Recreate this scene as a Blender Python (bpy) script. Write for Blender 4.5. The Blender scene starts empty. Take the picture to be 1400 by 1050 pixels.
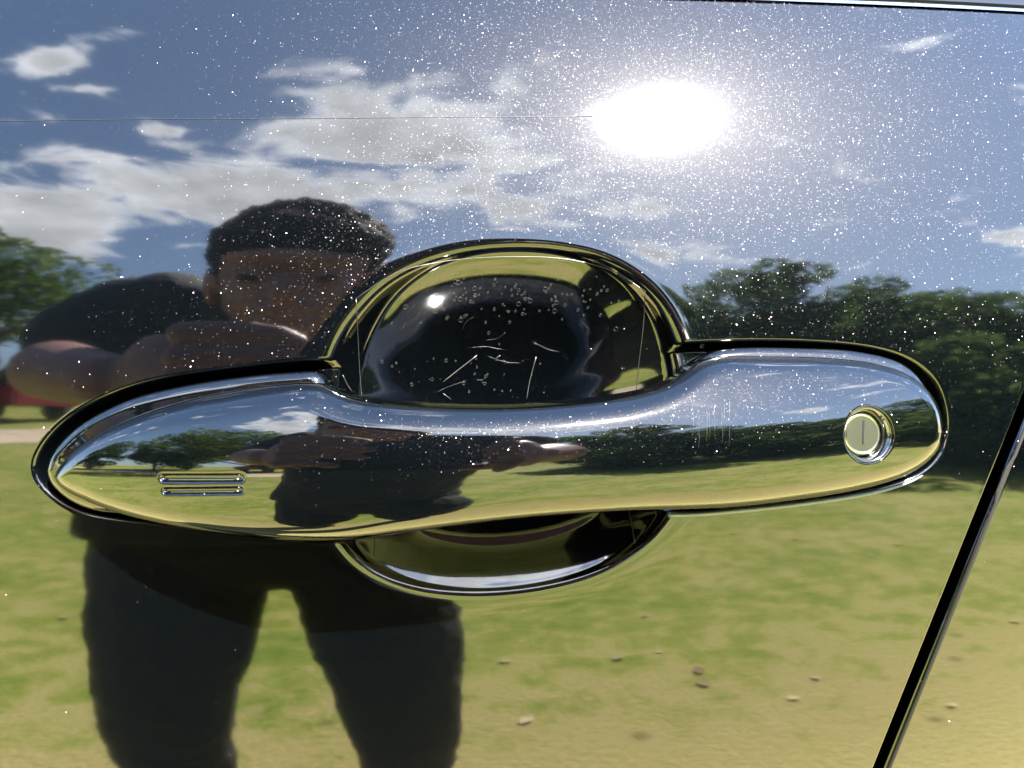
import bpy, bmesh, math, random
import numpy as np
from mathutils import Vector, Matrix

# ------------------------------------------------------------------ scene, camera, light
S = bpy.context.scene
C = S.collection
ZC = 0.97                      # lens height above the lawn
FPX = 1052.0                   # focal length in pixels of the 1400 px wide photograph
CAMY = -0.205                  # the lens is 20 cm in front of the door skin
cam_d = bpy.data.cameras.new('camera')
cam = bpy.data.objects.new('camera', cam_d)
C.objects.link(cam)
cam.location = (0, CAMY, ZC)
cam.rotation_euler = (math.radians(90), 0, 0)
cam_d.sensor_width = 36
cam_d.lens = 36 * FPX / 1400
cam_d.clip_start = 0.01
cam_d.clip_end = 2000
S.camera = cam

SUN_AZ, SUN_EL = 31.5, 46.0    # degrees right of -Y, above the horizon
sd = Vector((math.sin(math.radians(SUN_AZ)) * math.cos(math.radians(SUN_EL)),
             -math.cos(math.radians(SUN_AZ)) * math.cos(math.radians(SUN_EL)),
             math.sin(math.radians(SUN_EL))))
sun_d = bpy.data.lights.new('sun', 'SUN')
sun = bpy.data.objects.new('sun', sun_d)
C.objects.link(sun)
sun_d.energy = 5.0
sun_d.angle = math.radians(0.5)
sun_d.color = (1.0, 0.95, 0.87)
sun.rotation_euler = (-sd).to_track_quat('-Z', 'Y').to_euler()
sun.location = (3, -6, 8)

S.view_settings.view_transform = 'Standard'
S.view_settings.look = 'None'
S.view_settings.gamma = 1
S.view_settings.exposure = 4.7
S.render.engine = 'CYCLES'
S.cycles.max_bounces = 8
S.cycles.glossy_bounces = 6
S.cycles.diffuse_bounces = 2
S.cycles.caustics_reflective = False
S.cycles.caustics_refractive = False
S.cycles.use_denoising = True
S.cycles.sample_clamp_indirect = 0

# ------------------------------------------------------------------ the door's own shape
RZ, RX, AX, ZV, ZL = .36, 2.5, .103, -.0184, .13

def D(x, z):
    """door skin: y of the plain (undented) skin at x, z (z measured from lens height)"""
    zc = np.clip(z, -ZL, ZL)
    y = ((zc - ZV) ** 2 - ZV ** 2) / (2 * RZ) + (z - zc) * (zc - ZV) / RZ
    return y + AX * x + x * x / (2 * RX)

def Dn(x, z):
    n = np.array([AX + x / RX, -1, (np.clip(z, -ZL, ZL) - ZV) / RZ])
    return n / np.linalg.norm(n)

def PX(px, py, h=0.0):
    """point of the door (raised by h) that the lens sees at a pixel of the photograph -> x, z"""
    px = np.asarray(px, float); py = np.asarray(py, float)
    dx, dz = (px - 700) / FPX, -(py - 525) / FPX
    t = np.full(px.shape, .205) if px.shape else np.array(.205)
    for _ in range(25):
        t = .205 + D(dx * t, dz * t) - h
    return dx * t, dz * t

def REFL(px, py):
    """mirror ray of the plain door at a pixel"""
    x, z = PX(px, py)
    p = np.array([float(x), float(D(x, z)), float(z)])
    d = np.array([(px - 700) / FPX, 1, -(py - 525) / FPX]); d /= np.linalg.norm(d)
    n = Dn(p[0], p[2])
    return p + np.array([0, 0, ZC]), d - 2 * d.dot(n) * n

# ------------------------------------------------------------------ node helpers
def mat(name):
    m = bpy.data.materials.new(name); m.use_nodes = True
    nt = m.node_tree; nt.nodes.clear()
    return m, nt

class NT:
    def __init__(s, nt): s.nt = nt
    def n(s, t, **k):
        o = s.nt.nodes.new(t)
        ins = k.pop('ins', {})
        for a, b in k.items(): setattr(o, a, b)
        for a, b in ins.items(): s.set(o.inputs[a], b)
        return o
    def set(s, sock, v):
        if isinstance(v, bpy.types.NodeSocket): s.nt.links.new(v, sock)
        elif isinstance(v, bpy.types.Node): s.nt.links.new(v.outputs[0], sock)
        else: sock.default_value = v
    def m(s, op, a, b=None, c=None, clamp=False):
        o = s.nt.nodes.new('ShaderNodeMath'); o.operation = op; o.use_clamp = clamp
        for i, v in enumerate((a, b, c)):
            if v is not None: s.set(o.inputs[i], v)
        return o.outputs[0]
    def v(s, op, a, b=None, scale=None):
        o = s.nt.nodes.new('ShaderNodeVectorMath'); o.operation = op
        s.set(o.inputs[0], a)
        if b is not None: s.set(o.inputs[1], b)
        if scale is not None: s.set(o.inputs['Scale'], scale)
        return o.outputs['Value'] if op in ('DOT_PRODUCT', 'LENGTH', 'DISTANCE') else o.outputs[0]
    def ramp(s, f, stops, interp='LINEAR'):
        o = s.nt.nodes.new('ShaderNodeValToRGB'); s.set(o.inputs[0], f)
        cr = o.color_ramp; cr.interpolation = interp
        while len(cr.elements) < len(stops): cr.elements.new(0.5)
        for e, (p, c) in zip(cr.elements, stops):
            e.position = p; e.color = c if len(c) == 4 else (*c, 1)
        return o.outputs[0]
    def mix(s, f, a, b, blend='MIX'):
        o = s.nt.nodes.new('ShaderNodeMix'); o.data_type = 'RGBA'; o.blend_type = blend
        s.set(o.inputs[0], f); s.set(o.inputs[6], a); s.set(o.inputs[7], b)
        return o.outputs[2]
    def mr(s, v, a, b, c=0.0, d=1.0, t='LINEAR'):
        o = s.nt.nodes.new('ShaderNodeMapRange'); o.interpolation_type = t
        for i, q in enumerate((v, a, b, c, d)): s.set(o.inputs[i], q)
        return o.outputs[0]
    def out(s, sh): 
        o = s.nt.nodes.new('ShaderNodeOutputMaterial'); s.nt.links.new(sh.outputs[0] if isinstance(sh, bpy.types.Node) else sh, o.inputs[0])

# ------------------------------------------------------------------ world: Nishita sky and a cloud layer
W = bpy.data.worlds.new('World'); S.world = W; W.use_nodes = True
wt = W.node_tree; wt.nodes.clear(); w = NT(wt)
sky = w.n('ShaderNodeTexSky'); sky.sky_type = 'NISHITA'; sky.sun_disc = False
sky.sun_elevation = math.radians(SUN_EL)
sky.sun_rotation = math.radians(180 - SUN_AZ)
sky.air_density = 1.0; sky.dust_density = 0.6; sky.ozone_density = 2.2
tc = w.n('ShaderNodeTexCoord')
sep = w.n('ShaderNodeSeparateXYZ', ins={0: tc.outputs['Generated']})
zz = w.m('ADD', w.m('MAXIMUM', sep.outputs[2], 0.02), 0.12)
pp = w.n('ShaderNodeCombineXYZ', ins={0: w.m('DIVIDE', sep.outputs[0], zz), 1: w.m('DIVIDE', sep.outputs[1], zz)}).outputs[0]
def plane_pt(px, py):
    _, r = REFL(px, py); k = max(r[2], .02) + .12
    return np.array([r[0] / k, r[1] / k])
bias = None
# broad cloud masses where the photograph shows them (centre, half sizes in its pixels, weight)
for cx, cy, sx, sy, wgt in ((60, 300, 150, 50, .62), (330, 265, 210, 42, .6), (560, 185, 150, 55, .62),
                            (700, 260, 130, 70, .35), (850, 175, 90, 45, .26), (860, 290, 120, 18, .3), (1010, 300, 70, 14, .25),
                            (40, 85, 75, 22, .35), (110, 120, 70, 9, .3), (235, 178, 40, 9, .3), (1400, 325, 40, 22, .4),
                            (900, 355, 80, 16, .4), (610, 110, 60, 22, .3)):
    c0 = plane_pt(cx, cy); e = 6.0
    J = np.stack([(plane_pt(cx + e, cy) - plane_pt(cx - e, cy)) / (2 * e), (plane_pt(cx, cy + e) - plane_pt(cx, cy - e)) / (2 * e)], 1)
    M = np.linalg.inv(J)
    dv = w.v('SUBTRACT', pp, (c0[0], c0[1], 0))
    qx = w.v('DOT_PRODUCT', dv, (M[0, 0] / sx, M[0, 1] / sx, 0)); qy = w.v('DOT_PRODUCT', dv, (M[1, 0] / sy, M[1, 1] / sy, 0))
    q2 = w.m('ADD', w.m('MULTIPLY', qx, qx), w.m('MULTIPLY', qy, qy))
    g = w.m('MULTIPLY', w.m('POWER', math.e, w.m('MULTIPLY', q2, -0.8)), wgt * 1.35)
    bias = g if bias is None else w.m('MAXIMUM', bias, g)
nz = w.n('ShaderNodeTexNoise', noise_dimensions='2D', ins={'Vector': pp, 'Scale': 4.6, 'Detail': 10.0, 'Roughness': 0.62, 'Distortion': .35})
nb = w.n('ShaderNodeTexNoise', noise_dimensions='2D', ins={'Vector': pp, 'Scale': 0.9, 'Detail': 2.0})
far = w.m('MULTIPLY', w.mr(nb.outputs[0], .55, .78), .18)
dens = w.m('ADD', w.m('ADD', w.m('MULTIPLY', w.m('SUBTRACT', nz.outputs[0], .5), 1.8), bias), far)
cover = w.mr(dens, .20, .56, 0, 1, 'SMOOTHSTEP')
thick = w.mr(dens, .36, .62, 0, 1, 'SMOOTHSTEP')
sunv = w.v('DOT_PRODUCT', tc.outputs['Generated'], tuple(sd))
fwd = w.m('POWER', w.m('MAXIMUM', sunv, 0.0), 300.0)
n2 = w.n('ShaderNodeTexNoise', noise_dimensions='2D', ins={'Vector': pp, 'Scale': 7.0, 'Detail': 6.0, 'Roughness': .6})
body_ = w.m('MULTIPLY', w.mr(thick, 0, 1, 1.2, .74), w.mr(n2.outputs[0], .3, .7, .80, 1.22))
lum = w.m('ADD', body_, w.m('MULTIPLY', fwd, 2.6))
ccol = w.v('SCALE', (10.0, 10.2, 10.6), scale=lum)
mixs = w.mix(w.m('MULTIPLY', cover, .93), sky.outputs[0], ccol)
bg = w.n('ShaderNodeBackground', ins={0: mixs, 1: 0.05})
wo = w.n('ShaderNodeOutputWorld'); wt.links.new(bg.outputs[0], wo.inputs[0])

# ------------------------------------------------------------------ materials
def paint_material():
    m, nt = mat('flake_paint'); k = NT(nt)
    geo = k.n('ShaderNodeNewGeometry'); tx = k.n('ShaderNodeTexCoord').outputs['Object']
    N = geo.outputs['Normal']
    def flakes(scale, spread, power):
        vo = k.n('ShaderNodeTexVoronoi', ins={'Vector': tx, 'Scale': scale, 'Randomness': 1.0})
        c = k.v('SUBTRACT', vo.outputs['Color'], (.5, .5, .5))
        ln = k.v('LENGTH', c)
        off = k.v('SCALE', c, scale=k.m('MULTIPLY', k.m('POWER', ln, power), spread))
        nn = k.v('NORMALIZE', k.v('ADD', N, off))
        wn = k.n('ShaderNodeTexWhiteNoise', noise_dimensions='3D', ins={0: vo.outputs['Position']})
        return vo, nn, wn
    layers = []
    for scale, spread, power, cut, rough, alb in ((6400, .85, 1.0, .40, .22, .0028), (4000, 1.8, 1.25, .82, .19, .0062)):
        vo, nn, wn = flakes(scale, spread, power)
        tint = k.mix(.55, wn.outputs['Color'], (.85, .95, 1, 1))
        col = k.v('SCALE', tint, scale=alb)
        gl = k.n('ShaderNodeBsdfAnisotropic' if False else 'ShaderNodeBsdfGlossy', distribution='GGX', ins={'Color': col, 'Roughness': rough, 'Normal': nn})
        round_ = k.m('LESS_THAN', vo.outputs['Distance'], .42)
        mask = k.m('MULTIPLY', k.m('GREATER_THAN', wn.outputs['Value'], cut), round_)
        layers.append((gl, mask))
    base = k.n('ShaderNodeBsdfDiffuse', ins={'Color': (.0002, .00035, .0005, 1)})
    sh = base.outputs[0]
    for gl, mask in layers:
        mx = k.n('ShaderNodeMixShader', ins={0: mask}); nt.links.new(sh, mx.inputs[1]); nt.links.new(gl.outputs[0], mx.inputs[2]); sh = mx.outputs[0]
    # lacquer with a trace of orange peel
    mp = k.n('ShaderNodeMapping', ins={0: tx, 'Scale': (1, 1, 1)})
    n1 = k.n('ShaderNodeTexNoise', ins={'Vector': mp, 'Scale': 120.0, 'Detail': 1.5, 'Roughness': .5})
    bp = k.n('ShaderNodeBump', ins={'Strength': 1.0, 'Distance': 1.15e-5, 'Height': n1.outputs[0]})
    fr = k.n('ShaderNodeFresnel', ins={'IOR': 1.56})
    g0 = k.n('ShaderNodeBsdfGlossy', distribution='GGX', ins={'Color': (1, 1, 1, 1), 'Roughness': 0.043, 'Normal': bp})
    g1 = k.n('ShaderNodeBsdfGlossy', distribution='GGX', ins={'Color': (1, 1, 1, 1), 'Roughness': 0.095, 'Normal': bp})
    gm = k.n('ShaderNodeMixShader', ins={0: .006, 1: g0.outputs[0], 2: g1.outputs[0]})
    top = k.n('ShaderNodeMixShader', ins={0: fr.outputs[0], 1: sh, 2: gm.outputs[0]})
    k.out(top)
    return m

def simple(name, col, rough=.5, metal=0.0, spec=.5, noise=0.0, nscale=50, bump=0.0):
    m, nt = mat(name); k = NT(nt)
    p = k.n('ShaderNodeBsdfPrincipled', ins={'Base Color': (*col, 1), 'Roughness': rough, 'Metallic': metal, 'Specular IOR Level': spec})
    if noise or bump:
        tx = k.n('ShaderNodeTexCoord').outputs['Object']
        nz_ = k.n('ShaderNodeTexNoise', ins={'Vector': tx, 'Scale': nscale, 'Detail': 5.0})
        if noise:
            c = k.mix(k.mr(nz_.outputs[0], .3, .7), tuple(v * (1 - noise) for v in col) + (1,), tuple(min(1, v * (1 + noise)) for v in col) + (1,))
            k.set(p.inputs['Base Color'], c)
        if bump:
            b = k.n('ShaderNodeBump', ins={'Strength': 1.0, 'Distance': bump, 'Height': nz_.outputs[0]}); k.set(p.inputs['Normal'], b.outputs[0])
    k.out(p)
    return m

def lawn_material():
    m, nt = mat('lawn'); k = NT(nt)
    tx = k.n('ShaderNodeTexCoord').outputs['Object']
    a = k.n('ShaderNodeTexNoise', ins={'Vector': tx, 'Scale': 1.1, 'Detail': 6.0, 'Roughness': .65})
    b = k.n('ShaderNodeTexNoise', ins={'Vector': tx, 'Scale': 9.0, 'Detail': 6.0, 'Roughness': .7})
    f = k.n('ShaderNodeTexNoise', ins={'Vector': tx, 'Scale': 60.0, 'Detail': 4.0, 'Roughness': .7})
    ly = k.n('ShaderNodeSeparateXYZ', ins={0: tx}).outputs[1]
    near = k.mr(ly, -2.0, -.45, 0, .10)                      # thinner, trodden grass next to the parked car
    dry = k.m('ADD', k.m('ADD', k.m('MULTIPLY', a.outputs[0], .85), k.m('MULTIPLY', b.outputs[0], .95)), near)
    col = k.ramp(dry, [(.60, (.062, .110, .013)), (.76, (.125, .170, .024)), (.92, (.20, .215, .046)), (1.0, (.27, .255, .085))])
    soil = k.mr(k.m('ADD', ly, k.m('MULTIPLY', k.m('SUBTRACT', b.outputs[0], .35), 1.6)), -.95, -.40, 0, .7, 'SMOOTHSTEP')   # bare sandy verge under the sill
    col = k.mix(soil, col, (.30, .245, .105, 1))
    col = k.mix(k.mr(f.outputs[0], .35, .7, 0, .3), col, (.06, .080, .014, 1))
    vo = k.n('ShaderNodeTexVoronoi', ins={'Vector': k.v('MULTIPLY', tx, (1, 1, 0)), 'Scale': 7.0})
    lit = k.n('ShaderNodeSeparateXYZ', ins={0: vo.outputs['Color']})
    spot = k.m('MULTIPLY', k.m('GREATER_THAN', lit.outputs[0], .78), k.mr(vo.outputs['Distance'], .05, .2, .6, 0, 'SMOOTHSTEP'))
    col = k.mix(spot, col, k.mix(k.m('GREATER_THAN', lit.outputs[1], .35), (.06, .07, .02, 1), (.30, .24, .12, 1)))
    p = k.n('ShaderNodeBsdfPrincipled', ins={'Base Color': col, 'Roughness': .9, 'Specular IOR Level': .1})
    bp = k.n('ShaderNodeBump', ins={'Strength': .9, 'Distance': .012, 'Height': f.outputs[0]}); k.set(p.inputs['Normal'], bp.outputs[0])
    k.out(p)
    return m

def leaf_material(name, c1, c2):
    m, nt = mat(name); k = NT(nt)
    tx = k.n('ShaderNodeTexCoord').outputs['Object']
    oi = k.n('ShaderNodeObjectInfo')
    nz_ = k.n('ShaderNodeTexNoise', ins={'Vector': tx, 'Scale': 1.6, 'Detail': 4.0})
    wn = k.n('ShaderNodeTexWhiteNoise', ins={0: k.v('SNAP', tx, (.25, .25, .25))})
    f = k.m('ADD', k.m('MULTIPLY', nz_.outputs[0], .7), k.m('MULTIPLY', wn.outputs['Value'], .4))
    col = k.mix(k.mr(f, .3, .8), (*c1, 1), (*c2, 1))
    d = k.n('ShaderNodeBsdfDiffuse', ins={'Color': col}); t = k.n('ShaderNodeBsdfTranslucent', ins={'Color': col})
    mx = k.n('ShaderNodeMixShader', ins={0: .5, 1: d.outputs[0], 2: t.outputs[0]})
    k.out(mx)
    return m

M_PAINT = paint_material()
M_RUBBER = simple('black_rubber', (.0035, .0035, .004), .55, 0, .25)
M_BLACK = simple('gloss_black_trim', (.002, .002, .0025), .08)
M_CHROME = simple('dark_chrome', (.10, .10, .105), .10, 1.0)
M_LOCK = simple('lock_metal', (.46, .45, .38), .2, 1.0)
M_LOCKRING = simple('lock_ring_chrome', (.11, .11, .115), .10, 1.0)
M_SLOT = simple('keyway', (.0012, .0012, .001), .6, 0, .1)
M_FILM = simple('film_edge', (.006, .0063, .0055), .3)
M_SCRATCH = simple('scratched_film', (.011, .011, .0105), .4)
M_FAINT = simple('faint_scratch_streak', (.004, .004, .004), .4)
M_DUST = simple('wax_residue', (.0034, .0033, .0030), .5)
M_LAWN = lawn_material()
M_PATH = simple('sand_path', (.36, .29, .21), .95, noise=.3, nscale=3)
M_BARK = simple('bark', (.055, .042, .032), .95, noise=.5, nscale=9, bump=.02)
M_LEAF_A = leaf_material('leaf_dark', (.045, .080, .024), (.10, .14, .042))
M_LEAF_B = leaf_material('leaf_light', (.055, .095, .018), (.12, .16, .035))
M_DEADLEAF = simple('dead_leaf', (.36, .26, .14), .9, noise=.3, nscale=30)
def _vary_leaf():
    nt = M_DEADLEAF.node_tree; k = NT(nt); p = [n for n in nt.nodes if n.type == 'BSDF_PRINCIPLED'][0]
    r = k.n('ShaderNodeObjectInfo').outputs['Random']
    k.set(p.inputs['Base Color'], k.ramp(r, [(0, (.16, .10, .05)), (.4, (.34, .24, .12)), (.75, (.44, .36, .20)), (1, (.26, .24, .10))]))
_vary_leaf()
M_SKIN = simple('skin', (.24, .125, .100), .5, noise=.12, nscale=40)
M_HAIR = simple('hair', (.014, .011, .010), .85, 0, .15)
M_TEE = simple('dark_tee', (.008, .0095, .012), .85, noise=.2, nscale=25, bump=.004)
M_TROUSER = simple('dark_trousers', (.0055, .006, .007), .9, noise=.2, nscale=20, bump=.006)
M_SHOE = simple('shoe', (.02, .02, .02), .6)
M_PHONE = simple('phone_back', (.012, .013, .016), .25)
M_LENS = simple('phone_lens', (.004, .004, .006), .05)
M_RED = simple('red_car_paint', (.30, .012, .018), .25, 0, .6)
M_GLASS = simple('car_glass', (.03, .035, .04), .05, 0, .9)
M_TYRE = simple('tyre', (.015, .015, .015), .8)
M_RIM = simple('wheel_rim', (.5, .5, .5), .3, 1.0)
M_LAMP = simple('headlight_lens', (.7, .7, .7), .1)

# ------------------------------------------------------------------ mesh helpers
def mesh_obj(name, verts, faces, material, parent=None, smooth=True):
    me = bpy.data.meshes.new(name)
    v = np.asarray(verts, np.float32)
    if isinstance(faces, np.ndarray) and smooth:          # outward side = towards the lens for sheets, outside for closed shells
        a, b, c, d = (v[faces[:, i]].astype(float) for i in range(4))
        nn = np.cross(c - a, d - b)
        cen = (a + b + c + d) / 4
        ys = nn[:, 1].sum()
        vol = ((cen - cen.mean(0)) * nn).sum()
        if name in ('pull_handle', 'handle_base'): bad = vol < 0
        elif name in ('lawn', 'sand_path'): bad = nn[:, 2].sum() < 0
        else: bad = ys > 0
        if bad: faces = faces[:, ::-1].copy()
    if isinstance(faces, np.ndarray):
        nf, k = faces.shape
        me.vertices.add(len(v)); me.vertices.foreach_set('co', v.ravel())
        me.loops.add(nf * k); me.loops.foreach_set('vertex_index', faces.astype(np.int32).ravel())
        me.polygons.add(nf); me.polygons.foreach_set('loop_start', np.arange(0, nf * k, k, dtype=np.int32))
        me.update(calc_edges=True)
    else:
        me.from_pydata(v.tolist(), [], faces)
    me.validate(); me.update()
    if smooth: me.polygons.foreach_set('use_smooth', np.ones(len(me.polygons), bool))
    me.materials.append(material)
    o = bpy.data.objects.new(name, me); C.objects.link(o)
    if parent is not None: o.parent = parent
    return o

def grid_faces(nr, nc, closed=False):
    i, j = np.meshgrid(np.arange(nr - 1), np.arange(nc if closed else nc - 1), indexing='ij')
    j2 = (j + 1) % nc
    return np.stack([i * nc + j, i * nc + j2, (i + 1) * nc + j2, (i + 1) * nc + j], -1).reshape(-1, 4)

def thing(name, label, cat, loc=(0, 0, 0), group=None):
    o = bpy.data.objects.new(name, None); C.objects.link(o); o.location = loc
    o['label'] = label; o['category'] = cat
    if group: o['group'] = group
    o.empty_display_size = .05
    return o

def tag(o, label, cat, group=None):
    o['label'] = label; o['category'] = cat
    if group: o['group'] = group
    return o

def spline(pts, n, closed=False, sm=0):
    """dense Catmull-Rom through pixel points, resampled evenly; optional smoothing passes"""
    p = np.asarray(pts, float); m = len(p); out = []
    seg = m if closed else m - 1
    for i in range(seg):
        if closed: a, b, c, d = p[(i - 1) % m], p[i], p[(i + 1) % m], p[(i + 2) % m]
        else: a, b, c, d = p[max(i - 1, 0)], p[i], p[i + 1], p[min(i + 2, m - 1)]
        t01 = np.linalg.norm(b - a) ** .5 or 1; t12 = np.linalg.norm(c - b) ** .5; t23 = np.linalg.norm(d - c) ** .5 or 1
        m1 = (c - b) + t12 * ((b - a) / t01 - (c - a) / (t01 + t12)) if np.any(a != b) else (c - b)
        m2 = (c - b) + t12 * ((d - c) / t23 - (d - b) / (t12 + t23)) if np.any(d != c) else (c - b)
        t = np.linspace(0, 1, 24, endpoint=False)[:, None]
        out.append((2 * t**3 - 3 * t**2 + 1) * b + (t**3 - 2 * t**2 + t) * m1 + (-2 * t**3 + 3 * t**2) * c + (t**3 - t**2) * m2)
    q = np.concatenate(out)
    if not closed: q = np.vstack([q, p[-1]])
    else: q = np.vstack([q, q[0]])
    s = np.concatenate([[0], np.cumsum(np.linalg.norm(np.diff(q, axis=0), axis=1))])
    tt = np.linspace(0, s[-1], n, endpoint=not closed)
    r = np.stack([np.interp(tt, s, q[:, 0]), np.interp(tt, s, q[:, 1])], 1)
    for _ in range(sm):
        if closed: r = (np.roll(r, 1, 0) + 2 * r + np.roll(r, -1, 0)) / 4
        else: r[1:-1] = (r[:-2] + 2 * r[1:-1] + r[2:]) / 4
    return r

def poly_dist(P, poly):
    """signed distance to a closed polygon, positive inside"""
    A = poly; B = np.roll(poly, -1, 0); out = np.empty(len(P)); 
    e = B - A; ee = (e ** 2).sum(1) + 1e-18
    for s in range(0, len(P), 4000):
        q = P[s:s + 4000]
        dx = q[:, None, 0] - A[None, :, 0]; dz = q[:, None, 1] - A[None, :, 1]
        t = np.clip((dx * e[:, 0] + dz * e[:, 1]) / ee, 0, 1)
        d2 = ((dx - t * e[:, 0]) ** 2 + (dz - t * e[:, 1]) ** 2).min(1)
        cond = (A[None, :, 1] > q[:, None, 1]) != (B[None, :, 1] > q[:, None, 1])
        with np.errstate(divide='ignore', invalid='ignore'):
            xi = A[None, :, 0] + (q[:, None, 1] - A[None, :, 1]) * (e[:, 0] / np.where(e[:, 1] == 0, 1e-18, e[:, 1]))[None]
        ins = ((cond & (q[:, None, 0] < xi)).sum(1) % 2) == 1
        out[s:s + 4000] = np.where(ins, 1, -1) * np.sqrt(d2)
    return out

def sstep(a, b, v):
    t = np.clip((v - a) / (b - a), 0, 1); return t * t * (3 - 2 * t)

def tube(pts, radii, seg=10, caps=True):
    """swept round bar -> verts, faces"""
    pts = [Vector(p) for p in pts]; V = []; Fc = []
    for i, p in enumerate(pts):
        a = pts[max(i - 1, 0)]; b = pts[min(i + 1, len(pts) - 1)]; t = (b - a).normalized()
        u = t.orthogonal().normalized() if i == 0 else (u - t * u.dot(t)).normalized()
        v = t.cross(u); r = radii[i] if hasattr(radii, '__len__') else radii
        for k in range(seg):
            an = 2 * math.pi * k / seg
            V.append(p + (u * math.cos(an) + v * math.sin(an)) * r)
    for i in range(len(pts) - 1):
        for k in range(seg):
            k2 = (k + 1) % seg
            Fc.append((i * seg + k, i * seg + k2, (i + 1) * seg + k2, (i + 1) * seg + k))
    if caps:
        Fc.append(tuple(range(seg - 1, -1, -1))); Fc.append(tuple(range((len(pts) - 1) * seg, len(pts) * seg)))
    return [tuple(v) for v in V], Fc

def merge(parts):
    V, Fc = [], []
    for v, f in parts:
        o = len(V); V += list(v); Fc += [tuple(i + o for i in q) for q in f]
    return V, Fc

# ------------------------------------------------------------------ outlines traced on the door
RECESS = [(45, 637), (52, 618), (66, 597), (99, 567), (164, 534), (230, 516), (329, 502), (400, 494), (470, 490), (700, 480), (880, 472), (935, 469), (1000, 466),
          (1100, 467), (1195, 476), (1247, 493), (1279, 521), (1293, 560), (1293, 598), (1282, 626), (1257, 648), (1200, 667),
          (1100, 683), (1000, 694), (915, 700), (800, 712), (650, 728), (470, 740), (350, 733), (250, 719), (160, 709), (118, 702), (85, 688), (60, 667), (48, 652)]
CUP = [(440, 505), (455, 465), (480, 428), (520, 388), (570, 360), (630, 342), (700, 335), (770, 339), (830, 354), (878, 383), (910, 418), (930, 458),
       (942, 500), (945, 560), (941, 620), (932, 665), (916, 702), (888, 737), (830, 776), (750, 801), (650, 811), (560, 801), (500, 775), (464, 737),
       (445, 695), (436, 640), (435, 575)]
H_TOP = [(73, 651), (80, 637), (110, 606), (160, 577), (230, 552), (300, 536), (370, 526), (428, 523), (455, 530), (480, 540), (540, 548), (620, 552), (700, 552), (780, 547),
         (850, 538), (900, 527), (935, 511), (958, 496), (985, 487), (1060, 486), (1140, 488), (1200, 495), (1245, 510), (1272, 534), (1285, 565), (1287, 592)]
H_BOT = [(73, 651), (80, 664), (110, 682), (160, 700), (230, 716), (300, 727), (370, 734), (440, 736), (490, 734), (560, 724), (640, 713), (720, 704), (800, 698),
         (880, 694), (940, 693), (1000, 691), (1080, 683), (1160, 672), (1225, 656), (1262, 636), (1281, 614), (1287, 592)]

def to_xz(px, h):
    x, z = PX(px[:, 0], px[:, 1], h); return np.stack([x, z], 1)

rec_poly = to_xz(spline(RECESS, 420, True, 6), 0)
cupx = to_xz(spline(CUP, 420, True, 6), 0)
CUPC = np.array([float(v) for v in PX(690, 570)])
_ang = np.arctan2(cupx[:, 1] - CUPC[1], cupx[:, 0] - CUPC[0]); _rad = np.hypot(cupx[:, 0] - CUPC[0], cupx[:, 1] - CUPC[1])
_o = np.argsort(_ang); _ang, _rad = _ang[_o], _rad[_o]
_ang = np.concatenate([_ang - 2 * math.pi, _ang, _ang + 2 * math.pi]); _rad = np.tile(_rad, 3)
CUPK = .0026

_q = np.linspace(0, 1.0, 800)
_s = 1.0 * _q / (1 + (_q / .655) ** 8) ** (1 / 8.0)             # gently flattening wall of the upper side
_b = np.concatenate([[0], np.cumsum((_s[1:] + _s[:-1]) / 2 * np.diff(_q))]) * .047
_b = _b[-1] - _b
_rim = np.interp(_q, [.70, .76, .82, .86, .90, .94, .97, 1.0], [0, .40, .535, .565, .60, .665, .74, .80])   # the lower side keeps one slope out to the rim
_mid = np.interp(_q, [0, .48, .66, .74], [0, 1, 1, 0])
_s2 = _rim + _mid * ((.0221 / .047 - np.trapz(_rim, _q)) / np.trapz(_mid, _q))
_b2 = np.concatenate([[0], np.cumsum((_s2[1:] + _s2[:-1]) / 2 * np.diff(_q))]) * .047
_b2 = _b2[-1] - _b2
CUPDEEP = .0236
def cup_depth(x, z):
    a = np.arctan2(z - CUPC[1], x - CUPC[0]); r = np.hypot(x - CUPC[0], z - CUPC[1])
    q = r / np.interp(a, _ang, _rad)
    ca = np.cos(a)
    q0 = .952 + .015 * sstep(.3, .8, -np.sin(a)) - np.where(ca < 0, .14, .075) * np.abs(ca) ** 2.5 * (1 - .8 * sstep(.0, .5, -np.sin(a)))      # the wall under the rim is broader at the two ends
    wd = .04; k = 1.05
    def wall(qq):
        t = np.clip((qq - q0) / wd, 0, 1)
        return k * .047 * np.where(qq > q0 + wd, 1 - np.minimum(qq, 1), (1 - q0 - wd) + wd * (.5 - t ** 3 + t ** 4 / 2) + np.maximum(0, 0 * qq))
    full = wall(np.zeros_like(q))
    lo = sstep(.0, .45, -np.sin(a))
    base = (np.interp(q, _q, _b) / _b[0] * (1 - lo) + np.interp(q, _q, _b2) / _b2[0] * lo) * (CUPDEEP - full)
    b = np.where(q > 1.0, .047 * (k + _s[-1]) * (1 - q), base + wall(q)) - .0004
    return .5 * (b + np.sqrt(b * b + CUPK ** 2))

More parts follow.
